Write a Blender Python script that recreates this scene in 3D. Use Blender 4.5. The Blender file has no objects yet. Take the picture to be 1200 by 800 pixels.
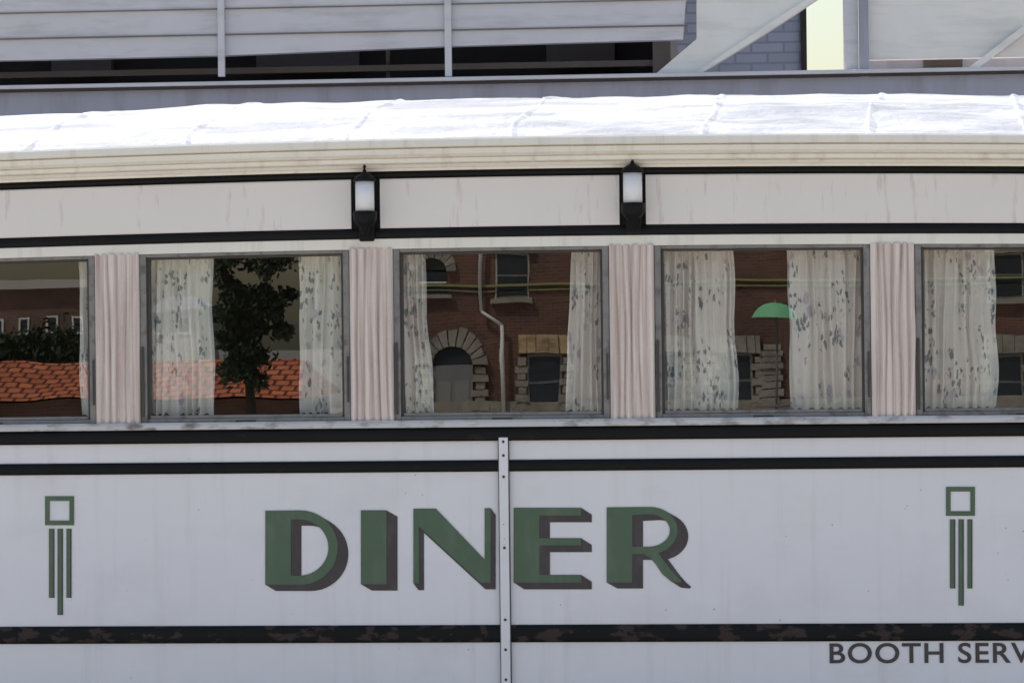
import bpy, bmesh, math, random
from mathutils import Vector, Matrix, geometry, noise
random.seed(7)
scene = bpy.context.scene
# ------------------------------------------------------------------ camera
D=12.0; YAW=math.radians(4.8); ROLL=math.radians(0.66); F=3600.0; EYE=1.77
fw=Vector((-math.sin(YAW),math.cos(YAW),0)); rt=Vector((math.cos(YAW),math.sin(YAW),0)); up=Vector((0,0,1))
rt2=rt*math.cos(ROLL)-up*math.sin(ROLL); up2=up*math.cos(ROLL)+rt*math.sin(ROLL)
CAM=Vector((D*math.sin(YAW),-D*math.cos(YAW),EYE))
cd=bpy.data.cameras.new("camera"); cam=bpy.data.objects.new("camera",cd); scene.collection.objects.link(cam)
cd.sensor_width=36; cd.lens=108; cd.clip_end=3000; cd.clip_start=0.1
m=Matrix((rt2,up2,-fw)).transposed().to_4x4(); m.translation=CAM; cam.matrix_world=m
scene.camera=cam
def S(px,py,yp=0.0):
    """photogrammetric survey: photo measurement -> (x,z) on a real facade plane y=yp"""
    d=fw*F+rt2*(px-600)-up2*(py-400)
    t=(yp-CAM.y)/d.y; p=CAM+d*t
    return p.x,p.z
def RF(px,py,Y): return S(px,py,Y+0.08)      # facade across the street seen mirrored in the glass
def X(px,v=400,y=0): return S(px,v,y)[0]
def Z(v,y=0.0): return S(600,v,y)[1]
def warp(x,y,z):
    if z>1.4: z=z-0.0053*x*x*(z-1.4)
    return (x,y,z)
# ------------------------------------------------------------------ node helpers
def newmat(name):
    mt=bpy.data.materials.new(name); mt.use_nodes=True; nt=mt.node_tree
    b=nt.nodes['Principled BSDF']; return mt,nt,b
def N(nt,t,**k):
    n=nt.nodes.new(t)
    for a,v in k.items(): setattr(n,a,v)
    return n
def coords(nt,scale=(1,1,1)):
    tc=N(nt,'ShaderNodeTexCoord'); mp=N(nt,'ShaderNodeMapping'); mp.inputs['Scale'].default_value=scale
    nt.links.new(tc.outputs['Object'],mp.inputs['Vector']); return mp.outputs['Vector']
def noi(nt,scale,detail=4,sc=(1,1,1),rough=0.6):
    n=N(nt,'ShaderNodeTexNoise'); n.inputs['Scale'].default_value=scale; n.inputs['Detail'].default_value=detail
    n.inputs['Roughness'].default_value=rough
    nt.links.new(coords(nt,sc),n.inputs['Vector']); return n.outputs['Fac']
def ramp(nt,src,p0,p1,c0=(0,0,0,1),c1=(1,1,1,1)):
    r=N(nt,'ShaderNodeValToRGB'); r.color_ramp.elements[0].position=p0; r.color_ramp.elements[1].position=p1
    r.color_ramp.elements[0].color=c0; r.color_ramp.elements[1].color=c1
    nt.links.new(src,r.inputs['Fac']); return r.outputs['Color']
def mix(nt,fac,a,b,mode='MIX'):
    n=N(nt,'ShaderNodeMix',data_type='RGBA',blend_type=mode)
    for sock,v in ((n.inputs[0],fac),(n.inputs[6],a),(n.inputs[7],b)):
        if hasattr(v,'links'): nt.links.new(v,sock)
        elif isinstance(v,(int,float)): sock.default_value=v
        else: sock.default_value=(v[0],v[1],v[2],1)
    return n.outputs[2]
def bump(nt,b,h,dist,strength=1.0):
    bn=N(nt,'ShaderNodeBump'); bn.inputs['Distance'].default_value=dist; bn.inputs['Strength'].default_value=strength
    nt.links.new(h,bn.inputs['Height']); nt.links.new(bn.outputs['Normal'],b.inputs['Normal'])
def paint(name,col,rough=0.4,var=0.12,scale=3.0,bd=0.0006,bscale=25,dirt=None,dirt_amt=0.4,dlo=0.6,dhi=0.8,dsc=(14,14,1.2),dscale=1.5,metal=0.0,spec=0.5):
    mt,nt,b=newmat(name)
    c2=tuple(c*(1-var) for c in col); c1=tuple(min(1,c*(1+var*0.5)) for c in col)
    cc=mix(nt,noi(nt,scale,4),c2,c1)
    if dirt:
        mask=ramp(nt,noi(nt,dscale,5,dsc),dlo,dhi)
        mm=mix(nt,1.0,mask,(dirt_amt,)*3,'MULTIPLY')
        cc=mix(nt,mm,cc,dirt)
    nt.links.new(cc,b.inputs['Base Color'])
    b.inputs['Roughness'].default_value=rough; b.inputs['Metallic'].default_value=metal
    b.inputs['Specular IOR Level'].default_value=spec
    if bd>0: bump(nt,b,noi(nt,bscale,3),bd)
    return mt
def enamel():
    mt,nt,b=newmat("white_enamel")
    base=mix(nt,noi(nt,0.9,5),(0.82,0.785,0.82),(0.93,0.895,0.92))
    st=ramp(nt,noi(nt,1.0,6,(16,16,0.9)),0.55,0.82)
    base=mix(nt,mix(nt,1.0,st,(0.25,)*3,'MULTIPLY'),base,(0.52,0.44,0.40))
    g=ramp(nt,noi(nt,2.3,7,(1,1,1.6)),0.50,0.76)
    base=mix(nt,mix(nt,1.0,g,(0.28,)*3,'MULTIPLY'),base,(0.60,0.55,0.58))
    for sc,r0,r1,lo in ((9,0.02,0.05,0.50),(26,0.05,0.09,0.56)):
        v=N(nt,'ShaderNodeTexVoronoi'); v.inputs['Scale'].default_value=sc; nt.links.new(coords(nt),v.inputs['Vector'])
        ch=ramp(nt,v.outputs['Distance'],r0,r1,(1,1,1,1),(0,0,0,1))
        ch=mix(nt,1.0,ch,ramp(nt,noi(nt,3.5,2),lo,lo+0.08),'MULTIPLY')
        base=mix(nt,mix(nt,1.0,ch,(0.7,)*3,'MULTIPLY'),base,(0.18,0.13,0.11))
    nt.links.new(base,b.inputs['Base Color'])
    b.inputs['Roughness'].default_value=0.28
    bump(nt,b,noi(nt,2.2,3),0.006,0.5)
    return mt
M={}
M['enamel']=enamel()
M['cream']=paint("cream_paint",(0.92,0.87,0.78),0.45,0.08,4,0.0008,30,(0.45,0.33,0.25),0.4,0.54,0.80)
M['panel']=paint("fascia_enamel",(0.87,0.81,0.79),0.35,0.08,1.6,0.004,3,(0.36,0.22,0.17),0.55,0.60,0.80,(22,22,3.0),1.3)
M['pilaster']=paint("pilaster_paint",(0.86,0.745,0.685),0.42,0.12,5,0.0008,22,(0.44,0.31,0.26),0.7,0.42,0.68,(34,34,0.7),1.5)
M['black']=paint("black_enamel",(0.007,0.007,0.008),0.5,0.3,8,0.0005,30,(0.06,0.04,0.035),0.35,0.62,0.75,(3,3,6),4,spec=0.2)
M['black_chip']=paint("chipped_black_enamel",(0.007,0.007,0.008),0.5,0.3,8,0.001,30,(0.07,0.045,0.04),0.7,0.53,0.58,(2,2,4),5,spec=0.2)
M['alu']=paint("window_aluminium",(0.27,0.255,0.25),0.42,0.3,12,0.0005,60,(0.09,0.075,0.07),0.7,0.5,0.7,(4,4,4),5,metal=0.2)
M['alu_dark']=paint("dark_sash",(0.07,0.06,0.055),0.5,0.3,10,0.0005,50)
M['sill']=paint("sill_metal",(0.66,0.63,0.63),0.4,0.2,8,0.0005,40,(0.12,0.09,0.07),0.8,0.52,0.7,(3,3,8),3,metal=0.1)
M['green']=paint("green_sign_paint",(0.090,0.145,0.085),0.45,0.16,9,0.0,30,(0.20,0.23,0.20),0.4,0.50,0.8,(5,5,2),3)
M['shade']=paint("plum_sign_paint",(0.060,0.046,0.050),0.45,0.2,9,0.0,30,(0.17,0.15,0.15),0.4,0.50,0.8,(5,5,2),3)
M['screw']=paint("rusty_screw",(0.06,0.04,0.035),0.6)
M['opal']=paint("opal_glass",(0.88,0.88,0.90),0.2,0.05,5,0)
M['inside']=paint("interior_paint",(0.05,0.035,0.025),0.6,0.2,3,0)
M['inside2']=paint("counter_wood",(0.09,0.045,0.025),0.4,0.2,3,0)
def roofm():
    mt,nt,b=newmat("roof_coating")
    base=mix(nt,ramp(nt,noi(nt,1.6,6,(1,2.5,1)),0.38,0.62),(0.44,0.45,0.49),(0.70,0.70,0.71))
    g=ramp(nt,noi(nt,1.1,9,(1,5,1),0.72),0.50,0.60)
    base=mix(nt,mix(nt,1.0,g,(0.6,)*3,'MULTIPLY'),base,(0.33,0.34,0.38))
    nt.links.new(base,b.inputs['Base Color']); b.inputs['Roughness'].default_value=0.6
    b.inputs['Specular IOR Level'].default_value=0.3
    bump(nt,b,noi(nt,3,7,(1,1.5,1),0.6),0.035,1.0); return mt
M['roof']=roofm()
def brickm(name,c1,c2,mortar,bw=0.22,rh=0.078,msz=0.010,axis='xz',lo=0.5):
    mt,nt,b=newmat(name)
    tc=N(nt,'ShaderNodeTexCoord'); sp=N(nt,'ShaderNodeSeparateXYZ'); cb=N(nt,'ShaderNodeCombineXYZ')
    nt.links.new(tc.outputs['Object'],sp.inputs[0])
    ad=N(nt,'ShaderNodeMath',operation='ADD'); nt.links.new(sp.outputs[0],ad.inputs[0]); nt.links.new(sp.outputs[1],ad.inputs[1])
    nt.links.new(ad.outputs[0] if axis=='xz' else sp.outputs[0],cb.inputs[0]); nt.links.new(sp.outputs[2 if axis=='xz' else 1],cb.inputs[1])
    bt=N(nt,'ShaderNodeTexBrick'); nt.links.new(cb.outputs[0],bt.inputs['Vector'])
    bt.inputs['Scale'].default_value=1; bt.inputs['Brick Width'].default_value=bw; bt.inputs['Row Height'].default_value=rh
    bt.inputs['Mortar Size'].default_value=msz
    bt.inputs['Color1'].default_value=(*c1,1); bt.inputs['Color2'].default_value=(*c2,1); bt.inputs['Mortar'].default_value=(*mortar,1)
    f=ramp(nt,noi(nt,0.7,6),0.3,0.75,(lo,lo,lo,1),(1,1,1,1))
    cc=mix(nt,1.0,bt.outputs['Color'],f,'MULTIPLY')
    nt.links.new(cc,b.inputs['Base Color']); b.inputs['Roughness'].default_value=0.85
    return mt
M['brick']=brickm("red_brick",(0.25,0.10,0.06),(0.15,0.06,0.042),(0.22,0.18,0.15))
M['brick2']=brickm("brown_brick",(0.28,0.13,0.09),(0.20,0.09,0.06),(0.24,0.21,0.18))
M['slate']=brickm("grey_painted_brick",(0.52,0.54,0.66),(0.60,0.62,0.74),(0.42,0.43,0.53),0.22,0.07,0.008,lo=0.85)
M['tile']=brickm("clay_roof_tile",(0.80,0.25,0.10),(0.60,0.16,0.07),(0.16,0.04,0.02),0.30,0.33,0.035,axis='xy',lo=0.7)
M['stone']=paint("rusticated_stone",(0.38,0.345,0.28),0.9,0.5,3,0.03,8,(0.14,0.12,0.10),0.6,0.5,0.65,(1,1,1),1.5)
M['stone_sunlit']=paint("sunlit_glow_stone",(0.62,0.46,0.26),0.9,0.5,1.5,0.03,8,(0.2,0.12,0.06),0.7,0.5,0.62,(1,1,2),1.5)  # yellow glow of sunlit stone put into the base colour, for one lintel
M['pane']=paint("far_window_glass",(0.03,0.04,0.05),0.1,0.2,1,0)
M['white']=paint("white_trim",(0.75,0.75,0.73),0.5,0.08,4,0)
M['greydoor']=paint("grey_door",(0.22,0.22,0.22),0.6,0.1,4,0)
M['greydoor2']=paint("grey_door_panel",(0.28,0.27,0.26),0.6,0.1,4,0)
M['stucco']=paint("pale_stucco",(0.50,0.47,0.42),0.9,0.12,2,0.002,20)
M['course']=paint("olive_course",(0.30,0.29,0.13),0.9,0.12,2,0.002,20)
M['greywall']=paint("grey_parapet_paint",(0.40,0.395,0.47),0.7,0.14,2.5,0.002,12,(0.22,0.20,0.22),0.55,0.48,0.75,(5,5,1),1.4)
M['palegrey']=paint("pale_grey_boards",(0.70,0.67,0.69),0.6,0.14,4,0.002,12,(0.3,0.27,0.27),0.45,0.5,0.75,(1,1,6),2)
M['palewarm']=paint("pale_warm_boards",(0.88,0.84,0.78),0.6,0.12,4,0.002,12,(0.35,0.3,0.27),0.3,0.5,0.75,(1,1,6),2)
M['darkwood']=paint("dark_recess",(0.055,0.047,0.044),0.8,0.4,3,0)
M['brownwood']=paint("weathered_wood",(0.22,0.185,0.18),0.8,0.3,3,0.002,15)
M['asphalt']=paint("worn_concrete_road",(0.45,0.415,0.37),0.9,0.15,2,0.004,60)
M['concrete']=paint("concrete",(0.56,0.52,0.46),0.9,0.12,2,0.003,40)
M['ground']=paint("ground_gravel",(0.30,0.27,0.23),0.95,0.25,0.5,0.01,20)
M['yellow']=paint("road_paint",(0.6,0.42,0.06),0.7,0.2,6,0)
M['bark']=paint("bark",(0.07,0.05,0.035),0.9,0.3,6,0.01,30)
M['umb']=paint("umbrella_canvas",(0.24,0.62,0.32),0.8,0.1,3,0)
def leafm():
    mt,nt,b=newmat("leaves")
    oi=N(nt,'ShaderNodeTexNoise'); oi.inputs['Scale'].default_value=1.3
    nt.links.new(coords(nt),oi.inputs['Vector'])
    nt.links.new(mix(nt,oi.outputs['Fac'],(0.010,0.024,0.010),(0.045,0.075,0.028)),b.inputs['Base Color'])
    b.inputs['Roughness'].default_value=0.7; return mt
M['leaf']=leafm()
def glassm():
    mt=bpy.data.materials.new("window_glass"); mt.use_nodes=True; nt=mt.node_tree; nt.nodes.clear()
    o=N(nt,'ShaderNodeOutputMaterial'); tr=N(nt,'ShaderNodeBsdfTransparent'); gl=N(nt,'ShaderNodeBsdfGlossy'); mx=N(nt,'ShaderNodeMixShader')
    gl.inputs['Roughness'].default_value=0.0; tr.inputs['Color'].default_value=(0.97,0.97,0.96,1)
    mx.inputs[0].default_value=0.18
    bn=N(nt,'ShaderNodeBump'); bn.inputs['Distance'].default_value=0.0002
    nt.links.new(noi(nt,3.0,1),bn.inputs['Height']); nt.links.new(bn.outputs['Normal'],gl.inputs['Normal'])
    nt.links.new(tr.outputs[0],mx.inputs[1]); nt.links.new(gl.outputs[0],mx.inputs[2]); nt.links.new(mx.outputs[0],o.inputs[0])
    return mt
M['glass']=glassm()
def curtainm():
    mt,nt,b=newmat("floral_curtain_cloth")
    def vor(scale,sc,off,wob,rnd=1.0):
        tc=N(nt,'ShaderNodeTexCoord'); mp=N(nt,'ShaderNodeMapping'); mp.inputs['Scale'].default_value=sc; mp.inputs['Location'].default_value=off
        nt.links.new(tc.outputs['UV'],mp.inputs['Vector'])
        ns=N(nt,'ShaderNodeTexNoise'); ns.inputs['Scale'].default_value=30; nt.links.new(mp.outputs[0],ns.inputs['Vector'])
        ad=N(nt,'ShaderNodeVectorMath',operation='MULTIPLY_ADD'); nt.links.new(ns.outputs['Color'],ad.inputs[0]); ad.inputs[1].default_value=(wob,wob,0); nt.links.new(mp.outputs[0],ad.inputs[2])
        v=N(nt,'ShaderNodeTexVoronoi'); v.inputs['Scale'].default_value=scale; v.inputs['Randomness'].default_value=rnd
        nt.links.new(ad.outputs[0],v.inputs['Vector']); return v.outputs['Distance']
    base=mix(nt,noi(nt,3,3),(0.88,0.86,0.80),(0.95,0.93,0.87))
    lv=ramp(nt,vor(36,(1,0.75,1),(0,0,0),0.05),0.30,0.42,(1,1,1,1),(0,0,0,1))
    cl=ramp(nt,vor(8,(1,0.8,1),(3,1,0),0.10),0.40,0.50,(1,1,1,1),(0,0,0,1))
    lf=mix(nt,1.0,lv,cl,'MULTIPLY')
    base=mix(nt,mix(nt,1.0,lf,(0.90,)*3,'MULTIPLY'),base,(0.20,0.26,0.30))
    fl=ramp(nt,vor(10,(1,0.9,1),(7,5,0),0.05),0.16,0.24,(1,1,1,1),(0,0,0,1))
    base=mix(nt,mix(nt,1.0,fl,(0.6,)*3,'MULTIPLY'),base,(0.46,0.42,0.56))
    nt.links.new(base,b.inputs['Base Color']); b.inputs['Roughness'].default_value=0.9
    b.inputs['Specular IOR Level'].default_value=0.1
    tl=N(nt,'ShaderNodeBsdfTranslucent'); nt.links.new(base,tl.inputs['Color'])
    mx=N(nt,'ShaderNodeMixShader'); mx.inputs[0].default_value=0.08
    nt.links.new(b.outputs[0],mx.inputs[1]); nt.links.new(tl.outputs[0],mx.inputs[2])
    nt.links.new(mx.outputs[0],nt.nodes['Material Output'].inputs[0]); return mt
M['curtain']=curtainm()
# ------------------------------------------------------------------ mesh helpers
def empty(name):
    e=bpy.data.objects.new(name,None); scene.collection.objects.link(e); return e
def mk(name,verts,faces,mat,parent,smooth=False,bev=0,uv=None):
    me=bpy.data.meshes.new(name); me.from_pydata([tuple(v) for v in verts],[],faces); me.update()
    mats=mat if isinstance(mat,list) else [mat]
    for q in mats: me.materials.append(q if not isinstance(q,str) else M[q])
    if smooth:
        for p in me.polygons: p.use_smooth=True
    if uv:
        l=me.uv_layers.new(name="uv")
        for p in me.polygons:
            for li in p.loop_indices: l.data[li].uv=uv[me.loops[li].vertex_index]
    o=bpy.data.objects.new(name,me); scene.collection.objects.link(o)
    if parent: o.parent=parent
    if bev:
        bm_=o.modifiers.new("bevel",'BEVEL'); bm_.width=bev; bm_.segments=2; bm_.limit_method='ANGLE'
    return o
def recalc(o):
    bm=bmesh.new(); bm.from_mesh(o.data); bmesh.ops.recalc_face_normals(bm,faces=bm.faces); bm.to_mesh(o.data); bm.free(); return o
def prism(name,prof,x0,x1,mat,parent,w=False,smooth=False,bev=0,seg=None):
    """profile (y,z) extruded along x, closed"""
    n=seg or (max(1,int(abs(x1-x0)/0.35)) if w else 1); V=[];Fc=[];k=len(prof)
    for i in range(n+1):
        x=x0+(x1-x0)*i/n
        for (y,z) in prof: V.append(warp(x,y,z) if w else (x,y,z))
    for i in range(n):
        for j in range(k):
            a=i*k+j;b=i*k+(j+1)%k; Fc.append((a,b,b+k,a+k))
    Fc.append(tuple(range(k))[::-1]); Fc.append(tuple(n*k+j for j in range(k)))
    return recalc(mk(name,V,Fc,mat,parent,smooth,bev))
def box(name,x0,x1,y0,y1,z0,z1,mat,parent,bev=0,w=False):
    return prism(name,[(y0,z0),(y1,z0),(y1,z1),(y0,z1)],min(x0,x1),max(x0,x1),mat,parent,w=w,bev=bev)
def halfround(name,x0,x1,y,bulge,z0,z1,mat,parent,w=True):
    pr=[(y+0.03,z0)]; n=8
    for i in range(n+1):
        t=i/n; pr.append((y-bulge*math.sin(math.pi*t)**0.5,z0+(z1-z0)*t))
    pr.append((y+0.03,z1)); return prism(name,pr,x0,x1,mat,parent,w=w)
def plate(name,loops,y,mat,parent,thick=0):
    pts=[[Vector((p[0],p[1],0)) for p in lp] for lp in loops]
    tris=geometry.tessellate_polygon(pts); fl=[p for lp in loops for p in lp]
    V=[(p[0],y,p[1]) for p in fl]; Fc=[]
    for t in tris:
        a,b,c=[fl[i] for i in t]
        cr=(b[0]-a[0])*(c[1]-a[1])-(b[1]-a[1])*(c[0]-a[0])
        Fc.append(tuple(t) if cr>0 else tuple(t[::-1]))
    if thick:
        n=len(V); V+=[(p[0],y+thick,p[1]) for p in fl]
        s=0
        for lp in loops:
            k=len(lp)
            for i in range(k):
                a=s+i;b=s+(i+1)%k; Fc.append((a,b,b+n,a+n))
            s+=k
    o=mk(name,V,Fc,mat,parent); 
    return o
def cyl(name,p0,p1,r0,r1,mat,parent,n=24,smooth=True):
    p0=Vector(p0);p1=Vector(p1);ax=(p1-p0).normalized(); u=ax.orthogonal().normalized(); v=ax.cross(u)
    V=[];Fc=[]
    for p,r in ((p0,r0),(p1,r1)):
        for i in range(n):
            a=2*math.pi*i/n; V.append(p+u*math.cos(a)*r+v*math.sin(a)*r)
    for i in range(n): Fc.append((i,(i+1)%n,n+(i+1)%n,n+i))
    Fc.append(tuple(range(n))[::-1]); Fc.append(tuple(range(n,2*n)))
    o=mk(name,V,Fc,mat,parent)
    if smooth:
        for p in o.data.polygons: p.use_smooth=len(p.vertices)==4
    return o
def lathe(name,cx,cy,prof,mat,parent,n=28):
    V=[];Fc=[];k=len(prof)
    for i in range(n):
        a=2*math.pi*i/n
        for r,z in prof: V.append((cx+r*math.cos(a),cy+r*math.sin(a),z))
    for i in range(n):
        for j in range(k-1):
            a=i*k+j;b=((i+1)%n)*k+j; Fc.append((a,b,b+1,a+1))
    o=recalc(mk(name,V,Fc,mat,parent,True)); return o
# ================================================================== DINER
diner=empty("diner")
XL,XR=-4.75,4.75
V=[];Fc=[];nx=260;ny=50
ze=Z(163,-0.14)
def rz(y): return ze+0.27*(1-((y-1.5)/1.64)**2)
for i in range(nx+1):
    x=XL-0.1+(XR-XL+0.2)*i/nx
    for j in range(ny+1):
        y=-0.14+3.28*(j/ny)**1.3
        z=rz(y)
        k=min(1,(y+0.14)*6)
        z+=(0.016*noise.noise(Vector((x*1.2,y*3,1)))+0.009*noise.noise(Vector((x*4.0,y*7,4)))+0.002*noise.noise(Vector((x*16,y*18,7))))*k
        V.append(warp(x,y,z))
for i in range(nx):
    for j in range(ny):
        a=i*(ny+1)+j; Fc.append((a,a+ny+1,a+ny+2,a+1))
mk("roof_barrel",V,Fc,'roof',diner,True)
for k,px in enumerate([-260,-80,66,240,425,612,830,1010,1190]):
    x0=X(px,140,0.4); V=[];Fc=[]
    for j in range(25):
        y=-0.135+3.2*j/24; wob=0.03*noise.noise(Vector((k*3.1,y*3,0)))+0.10*max(0,y)*(1 if k%2 else 0.4)
        for s,h in ((-0.018,-0.01),(-0.008,0.007),(0.004,0.007),(0.05,-0.012)):
            V.append(warp(x0+wob+s,y,rz(y)+h+0.016*noise.noise(Vector(((x0+wob)*1.2,y*3,1)))*min(1,(y+0.14)*6)))
    for j in range(24):
        for q in range(3):
            a=j*4+q; Fc.append((a,a+1,a+5,a+4))
    recalc(mk("roof_seam",V,Fc,'roof',diner,True))
# --- cornice with stepped, grooved moulding
zc=lambda v,y: (y,Z(v,y))
prof=[(0.02,Z(161,-0.14)),zc(160,-0.155),zc(162,-0.160),zc(169,-0.160),zc(170.4,-0.156),zc(171.0,-0.130),zc(172.0,-0.130),zc(172.4,-0.142),zc(178.5,-0.140),zc(180,-0.132),zc(182,-0.118),zc(182.4,-0.102),zc(183.2,-0.102),zc(183.6,-0.108),zc(188.2,-0.106),zc(189.0,-0.098),zc(189.4,-0.084),zc(190.2,-0.082),zc(190.5,-0.088),zc(194,-0.072),zc(195,-0.05),zc(198,-0.045),zc(198,0.02)]
prism("cornice_moulding",prof,XL-0.1,XR+0.1,'cream',diner,w=True)
# --- fascia
box("fascia_backing",XL,XR,-0.004,0.07,Z(286),Z(198.5),'black',diner,w=True)
halfround("upper_black_bead",XL,XR,-0.012,0.006,Z(205.5),Z(198.5),'black',diner)
halfround("lower_black_band",XL,XR,-0.012,0.008,Z(277),Z(266),'black',diner)
for i,(a,b) in enumerate([(None,412),(446,726),(757,None)]):
    xa=XL+0.02 if a is None else X(a,235); xb=XR-0.02 if b is None else X(b,235)
    z0,z1=Z(265.2),Z(207)
    rows=[(-0.004,z0),(-0.014,z0+0.0005),(-0.017,z0+0.006)]+[(-0.017-0.004*math.sin(math.pi*t/6),z0+0.006+(z1-z0-0.012)*t/6) for t in range(1,6)]+[(-0.017,z1-0.006),(-0.014,z1-0.0005),(-0.004,z1)]
    prism("fascia_panel",rows,xa,xb,'panel',diner,w=True)
box("window_header",XL,XR,-0.010,0.05,Z(289.5),Z(277.3),'cream',diner,w=True,bev=0.002)
# --- pilasters and windows
pil=[(112,165),(410,462),(714,768),(1020,1073)]
P=[(X(a,392),X(b,392)) for a,b in pil]
pw=P[2][1]-P[2][0]; pitch=(P[3][0]-P[0][0])/3
for k in (1,2): P.insert(0,(P[0][0]-pitch,P[0][0]-pitch+pw))
for k in (1,): P.append((P[-1][0]+pitch,P[-1][0]+pitch+pw))
while P[-1][0]+pitch+pw<XR: P.append((P[-1][0]+pitch,P[-1][0]+pitch+pw))
P=[p for p in P if p[0]>XL]
zt,zb=Z(288.5),Z(495)
for (a,b) in P:
    ribs=6; n=ribs*12; V=[];Fc=[]; rows=20
    sd=a*13
    for j in range(rows+1):
        z=zb+(zt-zb)*j/rows
        for i in range(n+1):
            t=i/n; x=a+(b-a)*t
            dx=0.012*noise.noise(Vector((sd+t*3,z*2.5,0)))
            dep=0.016+0.016*noise.noise(Vector((sd+t*6,z*2,5)))
            y=-0.006-dep*abs(math.sin(math.pi*ribs*t))**0.8
            if i in (0,n): y=0.03
            V.append(warp(x+(dx if 2<i<n-2 else 0),y,z))
    for j in range(rows):
        for i in range(n):
            q=j*(n+1)+i; Fc.append((q,q+1,q+n+2,q+n+1))
    mk("fluted_pilaster",V,Fc,'pilaster',diner,True)
edges=[XL]+[v for p in P for v in p]+[XR]
wins=[(edges[i],edges[i+1]) for i in range(0,len(edges),2) if edges[i+1]-edges[i]>0.2]
fw_=0.024
zg1=Z(293.5); zg0=Z(484)
for (a,b) in wins:
    box("frame_side",a,a+fw_,-0.006,0.055,zb+0.002,zt-0.001,'alu',diner,0.002,True)
    box("frame_side",b-fw_,b,-0.006,0.055,zb+0.002,zt-0.001,'alu',diner,0.002,True)
    box("frame_head",a+fw_,b-fw_,-0.003,0.055,zg1,zt-0.003,'alu',diner,0.002,True)
    box("frame_foot",a+fw_,b-fw_,-0.003,0.055,zb+0.004,zg0-0.008,'alu',diner,0.002,True)
    s=0.010
    box("sash_side",a+fw_+0.0005,a+fw_+s,0.012,0.05,zg0-0.006,zg1-0.001,'alu_dark',diner,0,True)
    box("sash_side",b-fw_-s,b-fw_-0.0005,0.012,0.05,zg0-0.006,zg1-0.001,'alu_dark',diner,0,True)
    box("sash_head",a+fw_+s,b-fw_-s,0.014,0.05,zg1-0.009,zg1-0.0015,'alu_dark',diner,0,True)
    box("sash_foot",a+fw_+s,b-fw_-s,0.008,0.05,zg0-0.007,zg0+0.004,'alu',diner,0,True)
    zm=Z(400); box("lift_channel",a+0.004,a+0.014,-0.016,-0.0065,zg0,zm,'alu_dark',diner,0.002,True)
    box("lift_channel",b-0.012,b-0.005,-0.014,-0.0065,zg0+0.05,zm-0.05,'alu_dark',diner,0.002,True)
    xm=(a+b)/2; box("pull_tab",xm-0.04,xm+0.04,-0.012,-0.0035,zb+0.012,zb+0.020,'alu_dark',diner,0.001,True)
    n=6; V=[];Fc=[]
    for i in range(n+1):
        x=a+fw_+s+(b-a-2*fw_-2*s)*i/n
        V+= [warp(x,0.04,zg0+0.004),warp(x,0.04,zg1-0.009)]
    for i in range(n): Fc.append((2*i,2*i+2,2*i+3,2*i+1))
    mk("window_glass",V,Fc,'glass',diner,True)
# --- curtains
def curtain(xa,xb,top_in=0,bot_in=0,side='L'):
    z1=Z(291,0.09); z0=Z(482,0.09)
    wdt=xb-xa; folds=max(2,round(wdt/0.036)); n=folds*12; rows=60; V=[];Fc=[];uv=[]
    sd=random.random()*50
    for j in range(rows+1):
        t=j/rows; z=z0+(z1-z0)*t
        inn=bot_in*(1-t)+top_in*t
        for i in range(n+1):
            s=i/n
            ph=s*folds+0.8*noise.noise(Vector((s*folds*0.5,t*0.8,sd)))
            amp=0.018*(0.8+0.8*noise.noise(Vector((s*6,t*1.2,sd+9))))
            if t>0.93: amp*=0.5
            ww=wdt-inn+0.014*noise.noise(Vector((t*3,sd,0)))
            x=(xa+ww*s) if side=='L' else (xb-ww*(1-s))
            y=0.092+amp*math.sin(2*math.pi*ph)+0.003*math.sin(2*math.pi*ph*2.3+3*t)
            zz=z+(0.005*math.sin(2*math.pi*ph) if j==0 else 0)
            V.append(warp(x,y,zz)); uv.append((s*wdt*2.0+sd,z))
    for j in range(rows):
        for i in range(n):
            q=j*(n+1)+i; Fc.append((q,q+1,q+n+2,q+n+1))
    return mk("curtain",V,Fc,'curtain',diner,True,uv=uv)
def cx(px): return X(px,390,0.09)
curtain(cx(93),cx(112),side='R'); 
curtain(cx(172),cx(250),-0.0,0.004,'L'); curtain(cx(350),cx(408),0.0,0.0,'R')
curtain(cx(468),cx(508),0.035,0.0,'L'); curtain(cx(662),cx(712),0.03,0.0,'R')
curtain(cx(772),cx(864),0.008,0.0,'L'); curtain(cx(926),cx(1016),-0.01,0.0,'R')
curtain(cx(1076),cx(1168),0,0,'L')
for i,(a,b) in enumerate(wins):
    if b<X(0) :
        curtain(a+0.02,a+0.25,0,0,'L'); curtain(b-0.22,b-0.02,0,0,'R')
    elif a>X(1160): curtain(a+0.02,a+0.28,0,0,'L'); curtain(b-0.25,b-0.02,0,0,'R')
    box("curtain_rod",a+0.01,b-0.01,0.056,0.062,Z(293,0.1),Z(290.5,0.1),'sill',diner,0,True)
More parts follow.
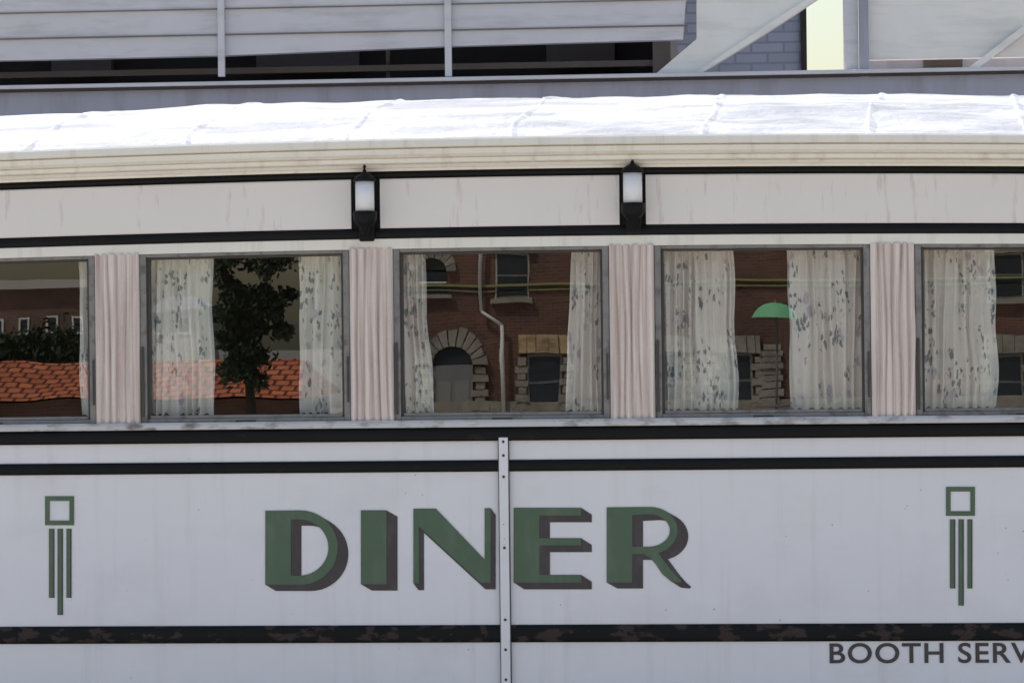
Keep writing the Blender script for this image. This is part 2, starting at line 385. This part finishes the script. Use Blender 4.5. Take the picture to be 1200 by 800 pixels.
# --- sill and belly
prism("window_sill",[(0.06,Z(494)),(-0.030,Z(491)),(-0.036,Z(494)),(-0.036,Z(499.5)),(0.06,Z(499.5))],XL,XR,'sill',diner,w=True)
halfround("belly_black_band",XL,XR,-0.012,0.008,Z(516),Z(500),'black',diner)
box("upper_belly_strip",XL,XR,0.0,0.05,Z(538.5),Z(515.5),'enamel',diner,w=True)
halfround("belly_black_band",XL,XR,-0.006,0.008,Z(552),Z(538.5),'black',diner)
box("sign_panel",XL,XR,0.0,0.051,Z(731.5),Z(551.5),'enamel',diner)
halfround("belly_black_band",XL,XR,-0.006,0.008,Z(752),Z(731.5),'black_chip',diner)
box("lower_belly_panel",XL,XR,0.0,0.052,0.18,Z(751.5),'enamel',diner)
box("skirt",XL,XR,0.03,0.06,0.0,0.185,'black',diner)
for px in (591.5,-330,1500):
    xs=X(px,620)
    box("seam_gap",xs-0.0215,xs+0.0215,-0.0175,0.0,0.20,Z(516),'alu_dark',diner)
    box("seam_strip",xs-0.018,xs+0.018,-0.024,-0.016,0.20,Z(512),'enamel',diner,0.002)
    for v in (517,533,558,641,725,760,795,830):
        z=Z(v); cyl("screw",(xs,-0.023,z),(xs,-0.0265,z),0.006,0.005,'screw',diner,10,False)
# --- body shell
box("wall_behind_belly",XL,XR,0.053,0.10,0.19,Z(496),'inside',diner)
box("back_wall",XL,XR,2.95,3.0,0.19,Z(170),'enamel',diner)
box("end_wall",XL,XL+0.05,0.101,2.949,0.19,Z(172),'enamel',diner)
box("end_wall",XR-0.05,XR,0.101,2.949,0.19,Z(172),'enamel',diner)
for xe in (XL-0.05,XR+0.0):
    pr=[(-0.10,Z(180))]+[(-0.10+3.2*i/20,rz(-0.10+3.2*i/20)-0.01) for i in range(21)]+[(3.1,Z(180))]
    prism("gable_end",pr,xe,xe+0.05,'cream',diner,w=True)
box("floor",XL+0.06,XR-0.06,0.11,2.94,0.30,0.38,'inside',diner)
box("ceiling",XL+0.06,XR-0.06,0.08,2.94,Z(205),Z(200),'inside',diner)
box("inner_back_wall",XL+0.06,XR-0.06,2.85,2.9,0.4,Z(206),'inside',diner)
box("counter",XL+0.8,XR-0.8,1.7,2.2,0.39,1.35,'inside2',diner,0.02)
box("rear_eave",XL-0.1,XR+0.1,3.0,3.14,Z(200),Z(165),'cream',diner)
# --- lamps
def lamp(px,v0):
    e=empty("wall_lamp"); x=X(px,230,-0.085); y=-0.085
    zz=lambda v: Z(v+v0,y)
    lathe("opal_cylinder",x,y,[(0.0,zz(246)),(0.037,zz(246)),(0.037,zz(209)),(0.0,zz(209))],'opal',e)
    lathe("top_cap",x,y,[(0.0,zz(195)),(0.006,zz(196)),(0.008,zz(199)),(0.020,zz(201)),(0.036,zz(204)),(0.043,zz(207)),(0.043,zz(210)),(0,zz(210))],'black',e)
    lathe("finial",x,y,[(0.0,zz(190)),(0.007,zz(192)),(0.004,zz(195)),(0.0,zz(196))],'black',e)
    lathe("base_cup",x,y,[(0.0,zz(245)),(0.045,zz(245)),(0.047,zz(249)),(0.044,zz(256)),(0.034,zz(261)),(0.022,zz(264)),(0.016,zz(270)),(0.0,zz(274))],'black',e)
    box("bracket_arm",x-0.016,x+0.016,y,-0.02,zz(268),zz(258),'black',e,0.003)
    box("bracket_plate",x-0.030,x+0.030,-0.045,-0.0285,zz(280),zz(258),'black',e,0.006)
lamp(427.5,0); lamp(741.5,-5)
# --- painted lettering
sign=diner
layer=[0]
def loopS(pts): return [S(*p) for p in pts]
def area(l): return sum(l[i][0]*l[(i+1)%len(l)][1]-l[(i+1)%len(l)][0]*l[i][1] for i in range(len(l)))/2
def letter(name,loops,off,yf=-0.0042):
    s0=S(600,640); s1=S(600+off[0],640+off[1]); ox,oz=s1[0]-s0[0],s1[1]-s0[1]
    V=[];Fc=[]
    L=[]
    for li,lp in enumerate(loops):
        l=loopS(lp); a=area(l)
        if (li==0 and a<0) or (li>0 and a>0): l=l[::-1]
        L.append(l)
        for i in range(len(l)):
            p,q=l[i],l[(i+1)%len(l)]
            nx_,nz_=(q[1]-p[1]),-(q[0]-p[0])
            if nx_*ox+nz_*oz>1e-9:
                layer[0]=(layer[0]+1)%12; y=-0.0020-0.00010*layer[0]
                b=len(V); V+=[(p[0],y,p[1]),(q[0],y,q[1]),(q[0]+ox,y,q[1]+oz),(p[0]+ox,y,p[1]+oz)]
                Fc.append((b,b+1,b+2,b+3))
    mk(name+"_shade",V,Fc,'shade',sign)
    plate(name+"_face",L,yf,'green',sign)
def arc(cx_,cy_,rx,ry,a0,a1,n=22):
    return [(cx_+rx*math.cos(math.radians(a0+(a1-a0)*i/n)),cy_+ry*math.sin(math.radians(a0+(a1-a0)*i/n))) for i in range(n+1)]
letter("letter_d",[[(311,598)]+arc(352,641,44,43.5,-90,90)+[(311,684.5)],[(341,608)]+arc(350,641,35,33,-90,90)+[(341,674)]],(12.5,7.5))
letter("letter_i",[[(423,597.5),(453,597.5),(453,684),(423,684)]],(13,7.5))
letter("letter_n",[[(484.5,595.5),(511,595.5),(568,655),(568,595),(575,595),(575,682),(563,682),(491,616),(491,683),(484.5,683)]],(6,8))
letter("letter_e",[[(602,594.5),(681,594.5),(681,603.5),(632,603.5),(632,630),(681,630),(681,638.5),(632,638.5),(632,673),(681,673),(681,682),(602,682)]],(12.5,8))
letter("letter_r",[[(711,594)]+arc(762,621,32,27.5,-90,90,20)+[(741,648.5),(741,682),(711,682)],[(741,603)]+arc(760,621,25,19,-90,90)+[(741,640)]],(12.5,7))
letter("letter_r_leg",[[(755,649)]+[(763,641),(772,648),(780,659),(786,667),(793,675),(799,680),(797,682)]+[(787,681),(776,672),(768,660),(762,653)]],(11,7),-0.0046)
def orn(px,py):
    def r(a,b,c,d): return [S(px+a,py+c),S(px+b,py+c),S(px+b,py+d),S(px+a,py+d)]
    plate("ornament_square",[r(0,34,0,34),r(5.5,28.5,5.5,28.5)[::-1]],-0.0035,'green',sign)
    for a,b,e in ((4.5,9.5,119),(14.5,19.5,139),(25,29.5,119)):
        plate("ornament_bar",[r(a,b,38,e)],-0.0035,'green',sign)
    for a,b,e in ((9.5,11,119),(19.5,21,139),(29.5,31,119)):
        plate("ornament_bar_shade",[r(a,b,38,e)],-0.0032,'shade',sign)
orn(53,581); orn(1108.5,570)
tc=bpy.data.curves.new("booth_service_text",'FONT'); tc.body="BOOTH SERVICE"; tc.size=0.108; tc.space_character=1.10; tc.offset=0.0016
to=bpy.data.objects.new("booth_service_lettering",tc); scene.collection.objects.link(to); to.parent=sign
bx,bz=S(970,776); to.location=(bx,-0.003,bz); to.rotation_euler=(math.pi/2,0,0); to.scale=(1.12,1,1); tc.materials.append(M['shade'])

# ================================================================== REAR BUILDING (behind the diner)
rear=empty("rear_building"); Y0=5.0
def RB(name,pa,pb,va,vb,y0,y1,mat,bev=0,par=rear):
    x0,_=S(pa,50,y0); x1,_=S(pb,50,y0); z1=S((pa+pb)/2,va,y0)[1]; z0=S((pa+pb)/2,vb,y0)[1]
    return box(name,x0,x1,y0,y1,z0,z1,mat,par,bev)
def ZR(v): return S(600,v,Y0)[1]
box("parapet_wall",-9,9,Y0,Y0+0.25,0.0,ZR(95),'greywall',rear)
box("parapet_cap",-9,9,Y0-0.06,Y0+0.30,ZR(95)+0.001,ZR(90),'palegrey',rear,0.006)
box("parapet_cap_drip",-9,9,Y0-0.045,Y0-0.001,ZR(98),ZR(95)-0.001,'darkwood',rear)
xr=S(805,60,Y0)[0]
box("recess_back_wall",-9,xr-0.2,Y0+1.6,Y0+1.7,0.0,5.2,'darkwood',rear)
box("recess_floor",-9,xr-0.2,Y0+0.31,Y0+1.59,ZR(97)-0.1,ZR(97),'brownwood',rear)
box("recess_side",xr-0.2,xr-0.1,Y0+0.3,Y0+1.7,0,5.2,'brownwood',rear)
fp=[S(-500,80,Y0),S(40,70,Y0),S(258,65,Y0),S(525,54,Y0),S(800,46,Y0),S(815,-160,Y0),S(-500,-160,Y0)]
plate("porch_fascia",[fp],Y0+0.02,'palegrey',rear,0.08)
for v,t in ((42,1.6),(12,1.2)):
    RB("fascia_board_joint",-480,806,v,v+t,Y0+0.005,Y0+0.019,'brownwood')
for px in (-60,259,525):
    RB("porch_post",px-4,px+4,-150,90,Y0-0.02,Y0+0.004,'palegrey',0.004)
RB("porch_rail",-480,790,82,89,Y0+0.35,Y0+0.41,'brownwood')
RB("porch_brace",452,456,40,92,Y0+0.5,Y0+0.55,'brownwood')
RB("porch_inner_panel",300,420,52,78,Y0+1.5,Y0+1.58,'brownwood')
RB("porch_inner_panel",60,130,66,84,Y0+1.5,Y0+1.58,'brownwood')
RB("porch_inner_panel",640,720,40,76,Y0+1.5,Y0+1.58,'brownwood')
plate("stair_soffit",[[S(762,91,Y0),S(812,91,Y0),S(900,36,Y0),S(985,-20,Y0),S(985,-160,Y0),S(816,-160,Y0),S(816,45,Y0)]],Y0+0.05,'palewarm',rear,0.10)
plate("stair_stringer",[[S(806,91,Y0),S(814,91,Y0),S(906,33,Y0),S(1000,-29,Y0),S(1000,-36,Y0),S(900,28,Y0)]],Y0+0.012,'palewarm',rear,0.036)
RB("corner_post",989,1006,-160,88,Y0+0.02,Y0+0.2,'palegrey',0.004)
RB("steel_post",1007,1018,-160,90,Y0-0.03,Y0+0.06,'greywall',0.006)
RB("right_wall",1018,1400,-160,66,Y0+0.03,Y0+0.13,'palewarm')
RB("right_recess",1018,1400,66,92,Y0+0.45,Y0+0.5,'greywall')
RB("dark_vent",1082,1128,66,80,Y0+0.25,Y0+0.40,'darkwood',0.01)
plate("right_brace",[[S(1128,85,Y0),S(1140,85,Y0),S(1200,40,Y0),S(1200,30,Y0)]],Y0-0.03,'palewarm',rear,0.05)
box("rear_roof",-9,xr,Y0-0.1,Y0+4,5.2,5.35,'greywall',rear)
grey_b=empty("grey_brick_building"); YG=9.0
gx0=S(700,60,YG)[0]; gx1=S(942,60,YG)[0]
box("walls",gx0,gx1,YG,YG+6,0,6.5,'slate',grey_b)
box("corner_trim",gx1-0.02,gx1+0.02,YG-0.03,YG+0.1,0,6.5,'darkwood',grey_b)
box("flat_roof",gx0-0.1,gx1+0.1,YG-0.1,YG+6.1,6.501,6.7,'greywall',grey_b)

# ================================================================== GROUND / STREET
def sheet(name,x0,x1,y0,y1,z,mat):
    return mk(name,[(x0,y0,z),(x1,y0,z),(x1,y1,z),(x0,y1,z)],[(0,1,2,3)],mat,None)
sheet("ground",-900,900,-900,900,-0.12,'ground')
box("pavement",-60,60,-2.6,4.9,-0.1,-0.001,'concrete',None,0.01)
sheet("road",-300,300,-34,-2.6,-0.112,'asphalt')
sheet("road_marking",-300,300,-18.3,-18.15,-0.108,'yellow'); sheet("road_marking",-300,300,-18.0,-17.85,-0.108,'yellow')
box("pavement",-120,120,-72,-34,-0.1,0.0,'concrete',None,0.01)

# ================================================================== ACROSS THE STREET (reflected)
bb=empty("brick_building"); YB=60.0
def fb(name,pa,pb,va,vb,out,dep,mat,Y=YB,par=bb,bev=0):
    x0,_=RF(pa,400,Y); x1,_=RF(pb,400,Y); z1=RF((pa+pb)/2,va,Y)[1]; z0=RF((pa+pb)/2,vb,Y)[1]
    return box(name,x0,x1,-Y-dep,-Y+out,max(z0,0.0),z1,mat,par,bev)
bx0=RF(428,400,YB)[0]; bx1=bx0+26
box("walls",bx0,bx1,-YB-14,-YB,0,9.5,'brick',bb)
box("roof",bx0-0.2,bx1+0.2,-YB-14.2,-YB+0.25,9.501,9.9,'stone',bb)
box("foundation",bx0-0.05,bx1+0.05,-YB-14.05,-YB+0.10,0.0,0.35,'stone',bb)
fb("string_course",430,1300,328,331,0.08,0.1,'course')
fb("string_course",430,1300,335,336.5,0.05,0.1,'course')
def voussoirs(px,vy,rin,rout,n=11,par=bb):
    x,z=RF(px,vy,YB); k=72.1/3600
    for i in range(n):
        a0=math.pi*i/n+0.02; a1=math.pi*(i+1)/n-0.02; ro=rout*(1.0+0.06*random.uniform(-1,1))
        pts=[(x+rin*k*math.cos(a0),z+rin*k*math.sin(a0)),(x+ro*k*math.cos(a0),z+ro*k*math.sin(a0)),(x+ro*k*math.cos(a1),z+ro*k*math.sin(a1)),(x+rin*k*math.cos(a1),z+rin*k*math.sin(a1))]
        V=[(p[0],-YB+0.14+random.uniform(-.03,.03),p[1]) for p in pts]+[(p[0],-YB+0.001,p[1]) for p in pts]
        recalc(mk("voussoir",V,[(0,1,2,3),(4,5,6,7),(0,1,5,4),(1,2,6,5),(2,3,7,6),(3,0,4,7)],'stone',par))
    pts=[(x+rin*k*math.cos(math.pi*i/16),z+rin*k*math.sin(math.pi*i/16)) for i in range(17)]
    V=[(p[0],-YB+0.03,p[1]) for p in pts]; recalc(mk("arch_infill",V,[tuple(range(17))],'pane',par))
def quoins(pa,pb,va,vb,h=9):
    v=va;i=0
    while v<vb:
        d=4 if i%2 else 0
        fb("quoin",pa-d+random.uniform(-1,1),pb+d+random.uniform(-1,1),v,min(vb,v+h-1),0.12+random.uniform(-.03,.03),0.05,'stone'); v+=h;i+=1
voussoirs(531,428,24,44)
fb("door",508,554,428,485,0.04,0.05,'greydoor'); fb("door_panel",513,529,445,480,0.055,0.0,'greydoor2'); fb("door_panel",533,549,445,480,0.055,0.0,'greydoor2')
quoins(490,505,430,486); quoins(557,570,430,486)
voussoirs(507,318,15,27,9)
fb("window_glass_upper",492,522,316,346,0.03,0.02,'pane'); fb("window_rail",492,522,330,332,0.06,0,'white'); fb("sill",486,528,346,351,0.15,0,'stone')
for p in (602,760,1040,1180):
    fb("window_frame",p-20,p+20,297,348,0.03,0.02,'stucco'); fb("window_pane",p-18,p+18,299,321,0.05,0,'pane'); fb("window_pane",p-18,p+18,323,346,0.05,0,'pane')
    fb("sill",p-24,p+24,348,354,0.16,0,'stone'); fb("lintel",p-25,p+25,287,296,0.12,0,'stone')
for p in (638,780,862,1050,1180):
    fb("window_frame",p-20,p+20,415,480,0.03,0.02,'greydoor2'); fb("window_pane",p-17,p+17,418,446,0.05,0,'pane'); fb("window_pane",p-17,p+17,449,478,0.05,0,'pane')
    quoins(p-32,p-22,418,486); quoins(p+22,p+31,418,486)
    q=p-30
    while q<p+28:
        wq=random.uniform(9,15); fb("lintel_stone",q,min(p+29,q+wq-0.6),393,414,0.14+random.uniform(-.03,.03),0,'stone_sunlit' if p==638 else 'stone'); q+=wq  # one lintel takes the stone with sun glow painted in
quoins(893,915,402,486,8)
def pipe(pts,r=0.05):
    q=[Vector((RF(a,b,YB)[0],-YB+0.2,RF(a,b,YB)[1])) for a,b in pts]
    for i in range(len(q)-1): cyl("downpipe",q[i],q[i+1],r,r,'white',bb,10)
pipe([(565,180),(565,366),(590,381),(590,486)],0.045)
# umbrella with table
um=empty("cafe_umbrella"); YU=36.0
ux,uz=RF(910,377,YU); R_=(RF(938,378,YU)[0]-ux)
topz=RF(910,354,YU)[1]
V=[(ux,-YU,topz)];Fc=[];n=32
for j in range(1,7):
    for i in range(n):
        a=2*math.pi*i/n; t=j/6; rr=R_*t*(1-0.03*abs(math.sin(a*4))); V.append((ux+rr*math.cos(a),-YU+rr*math.sin(a),topz-(topz-uz)*(1-math.sqrt(max(0,1-(t*0.97)**2)))))
for i in range(n): Fc.append((0,1+i,1+(i+1)%n))
for j in range(5):
    for i in range(n): Fc.append((1+j*n+i,1+(j+1)*n+i,1+(j+1)*n+(i+1)%n,1+j*n+(i+1)%n))
mk("canopy",V,Fc,'umb',um,True)
cyl("pole",(ux,-YU,0.0),(ux,-YU,topz+0.05),0.02,0.02,'brownwood',um,10); cyl("table_top",(ux,-YU,0.72),(ux,-YU,0.75),0.35,0.35,'brownwood',um); cyl("foot",(ux,-YU,0.0),(ux,-YU,0.06),0.25,0.22,'concrete',um)
# low building with clay tile roof
tb=empty("tile_roof_house"); YT=50.0
tx0=RF(-260,430,YT)[0]; tx1=RF(346,430,YT)[0]; za=RF(200,477,YT)[1]; zr=RF(200,432,YT)[1]
za=max(za,0.7)
box("walls",tx0,tx1,-YT-5,-YT,0,za-0.05,'brick2',tb)
V=[(tx0-0.2,-YT+0.4,za),(tx1+0.2,-YT+0.4,za),(tx1-0.2,-YT-2.3,zr+0.15),(tx0+0.2,-YT-2.3,zr+0.15),(tx0-0.2,-YT-5.4,za),(tx1+0.2,-YT-5.4,za)]
recalc(mk("roof",V,[(0,1,2,3),(3,2,5,4),(0,3,4),(1,5,2),(0,4,5,1)],'tile',tb))
def house(name,pa,pb,vtop,vbase,Y,wall,roofmat,gable=0,dp=8):
    h=empty(name); x0=RF(pa,400,Y)[0]; x1=RF(pb,400,Y)[0]; z1=RF((pa+pb)/2,vtop,Y)[1]
    box("walls",x0,x1,-Y-dp,-Y,0,z1,wall,h)
    if gable:
        zp=RF((pa+pb)/2,vtop-gable,Y)[1]; xm=(x0+x1)/2
        V=[(x0-.2,-Y+.3,z1),(x1+.2,-Y+.3,z1),(xm,-Y+.3,zp),(x0-.2,-Y-dp-.3,z1),(x1+.2,-Y-dp-.3,z1),(xm,-Y-dp-.3,zp)]
        recalc(mk("roof",V,[(0,1,2),(3,5,4),(0,2,5,3),(1,4,5,2),(0,3,4,1)],roofmat,h))
    else: box("roof",x0-.2,x1+.2,-Y-dp-.2,-Y+.3,z1+0.001,z1+0.25,roofmat,h)
    k=(12+Y)/3600
    nW=max(2,int((x1-x0)/(28*k)))
    for i in range(nW):
        xc=x0+(x1-x0)*(i+0.5)/nW
        zc_=RF((pa+pb)/2,382,Y)[1]
        box("window_frame",xc-7*k,xc+7*k,-Y-0.02,-Y+.05,zc_-10*k,zc_+10*k,'white',h); box("window_pane",xc-4.5*k,xc+4.5*k,-Y+.051,-Y+.07,zc_-7*k,zc_+8*k,'pane',h)
    return h
house("brick_house",-80,108,338,480,72,'brick2','stucco',dp=4)
house("white_house",170,232,365,480,74,'stucco','greywall',gable=18,dp=3)
# tree
def tree(name,x,y,H,R,seed,leaves=9000,zc_=0.62):
    rnd=random.Random(seed); e=empty(name); V=[];Fc=[]
    tips=[]
    def limb(p,d,L,r,dep):
        q=p+d*L; cyl("limb",p,q,r,r*0.6,'bark',e,8)
        if dep==0: tips.append(q); return
        tips.append(q)
        for i in range(3):
            nd=(d+Vector((rnd.uniform(-1,1),rnd.uniform(-1,1),rnd.uniform(-0.2,0.7)))*0.75).normalized()
            limb(q,nd,L*0.6,r*0.58,dep-1)
    cyl("trunk",(x,y,-0.1),(x,y,H*0.32),H*0.028,H*0.02,'bark',e,12)
    limb(Vector((x,y,H*0.3)),Vector((0.05,0,1)),H*0.17,H*0.02,3)
    cl=[]
    for i in range(60):
        while True:
            u=Vector((rnd.uniform(-1,1),rnd.uniform(-1,1),rnd.uniform(-1,1)))
            if u.length<1: break
        c=Vector((x+u.x*R,y+u.y*R,H*zc_+u.z*H*0.40)); cl.append((c,rnd.uniform(0.3,0.7)*R*0.42))
    for t in tips: cl.append((t,R*0.16))
    for i in range(leaves):
        c,r=rnd.choice(cl); p=c+Vector((rnd.gauss(0,1),rnd.gauss(0,1),rnd.gauss(0,.8)))*r*0.5
        s=rnd.uniform(0.04,0.09); a=Vector((rnd.uniform(-1,1),rnd.uniform(-1,1),rnd.uniform(-1,1))).normalized(); b=a.orthogonal().normalized()*s*0.6; a=a*s
        k=len(V); V+=[p-a,p+b,p+a,p-b]; Fc.append((k,k+1,k+2,k+3))
    mk("foliage",V,Fc,'leaf',e)
tx,_=RF(293,400,44)
tree("street_tree",tx,-44,RF(300,290,44)[1]*1.15,0.80,3,14000)
def shrub(px,v,Y,R,seed):
    x,z=RF(px,v,Y); rnd=random.Random(seed); V=[];Fc=[]
    for i in range(4000):
        u=Vector((rnd.gauss(0,.5),rnd.gauss(0,.4),rnd.gauss(0,.32)))*R
        p=Vector((x,-Y,z))+u
        if p.z<0: continue
        s=rnd.uniform(.05,.1); a=Vector((rnd.uniform(-1,1),rnd.uniform(-1,1),rnd.uniform(-1,1))).normalized(); b=a.orthogonal().normalized()*s*.6; a=a*s
        k=len(V); V+=[p-a,p+b,p+a,p-b]; Fc.append((k,k+1,k+2,k+3))
    mk("shrub",V,Fc,'leaf',None)
shrub(66,418,62,0.9,5); shrub(20,422,62,0.9,6)

# ================================================================== LIGHT
el=math.radians(58); az=math.radians(-38)
s=Vector((math.sin(az)*math.cos(el),math.cos(az)*math.cos(el),math.sin(el)))
ld=bpy.data.lights.new("sun",'SUN'); ld.energy=5.0; ld.angle=math.radians(0.5); ld.color=(1,0.94,0.86)
lo=bpy.data.objects.new("sun",ld); scene.collection.objects.link(lo); lo.rotation_euler=s.to_track_quat('Z','Y').to_euler(); lo.location=(0,0,30)
w=bpy.data.worlds.new("World"); scene.world=w; w.use_nodes=True; nt=w.node_tree
sk=N(nt,'ShaderNodeTexSky',sky_type='NISHITA'); sk.sun_disc=False; sk.sun_elevation=el; sk.sun_rotation=az
sk.air_density=1.5; sk.dust_density=2.0; sk.ozone_density=1.0
nt.links.new(sk.outputs[0],nt.nodes['Background'].inputs[0]); nt.nodes['Background'].inputs[1].default_value=0.15
scene.view_settings.view_transform='Standard'; scene.view_settings.look='None'; scene.view_settings.exposure=0
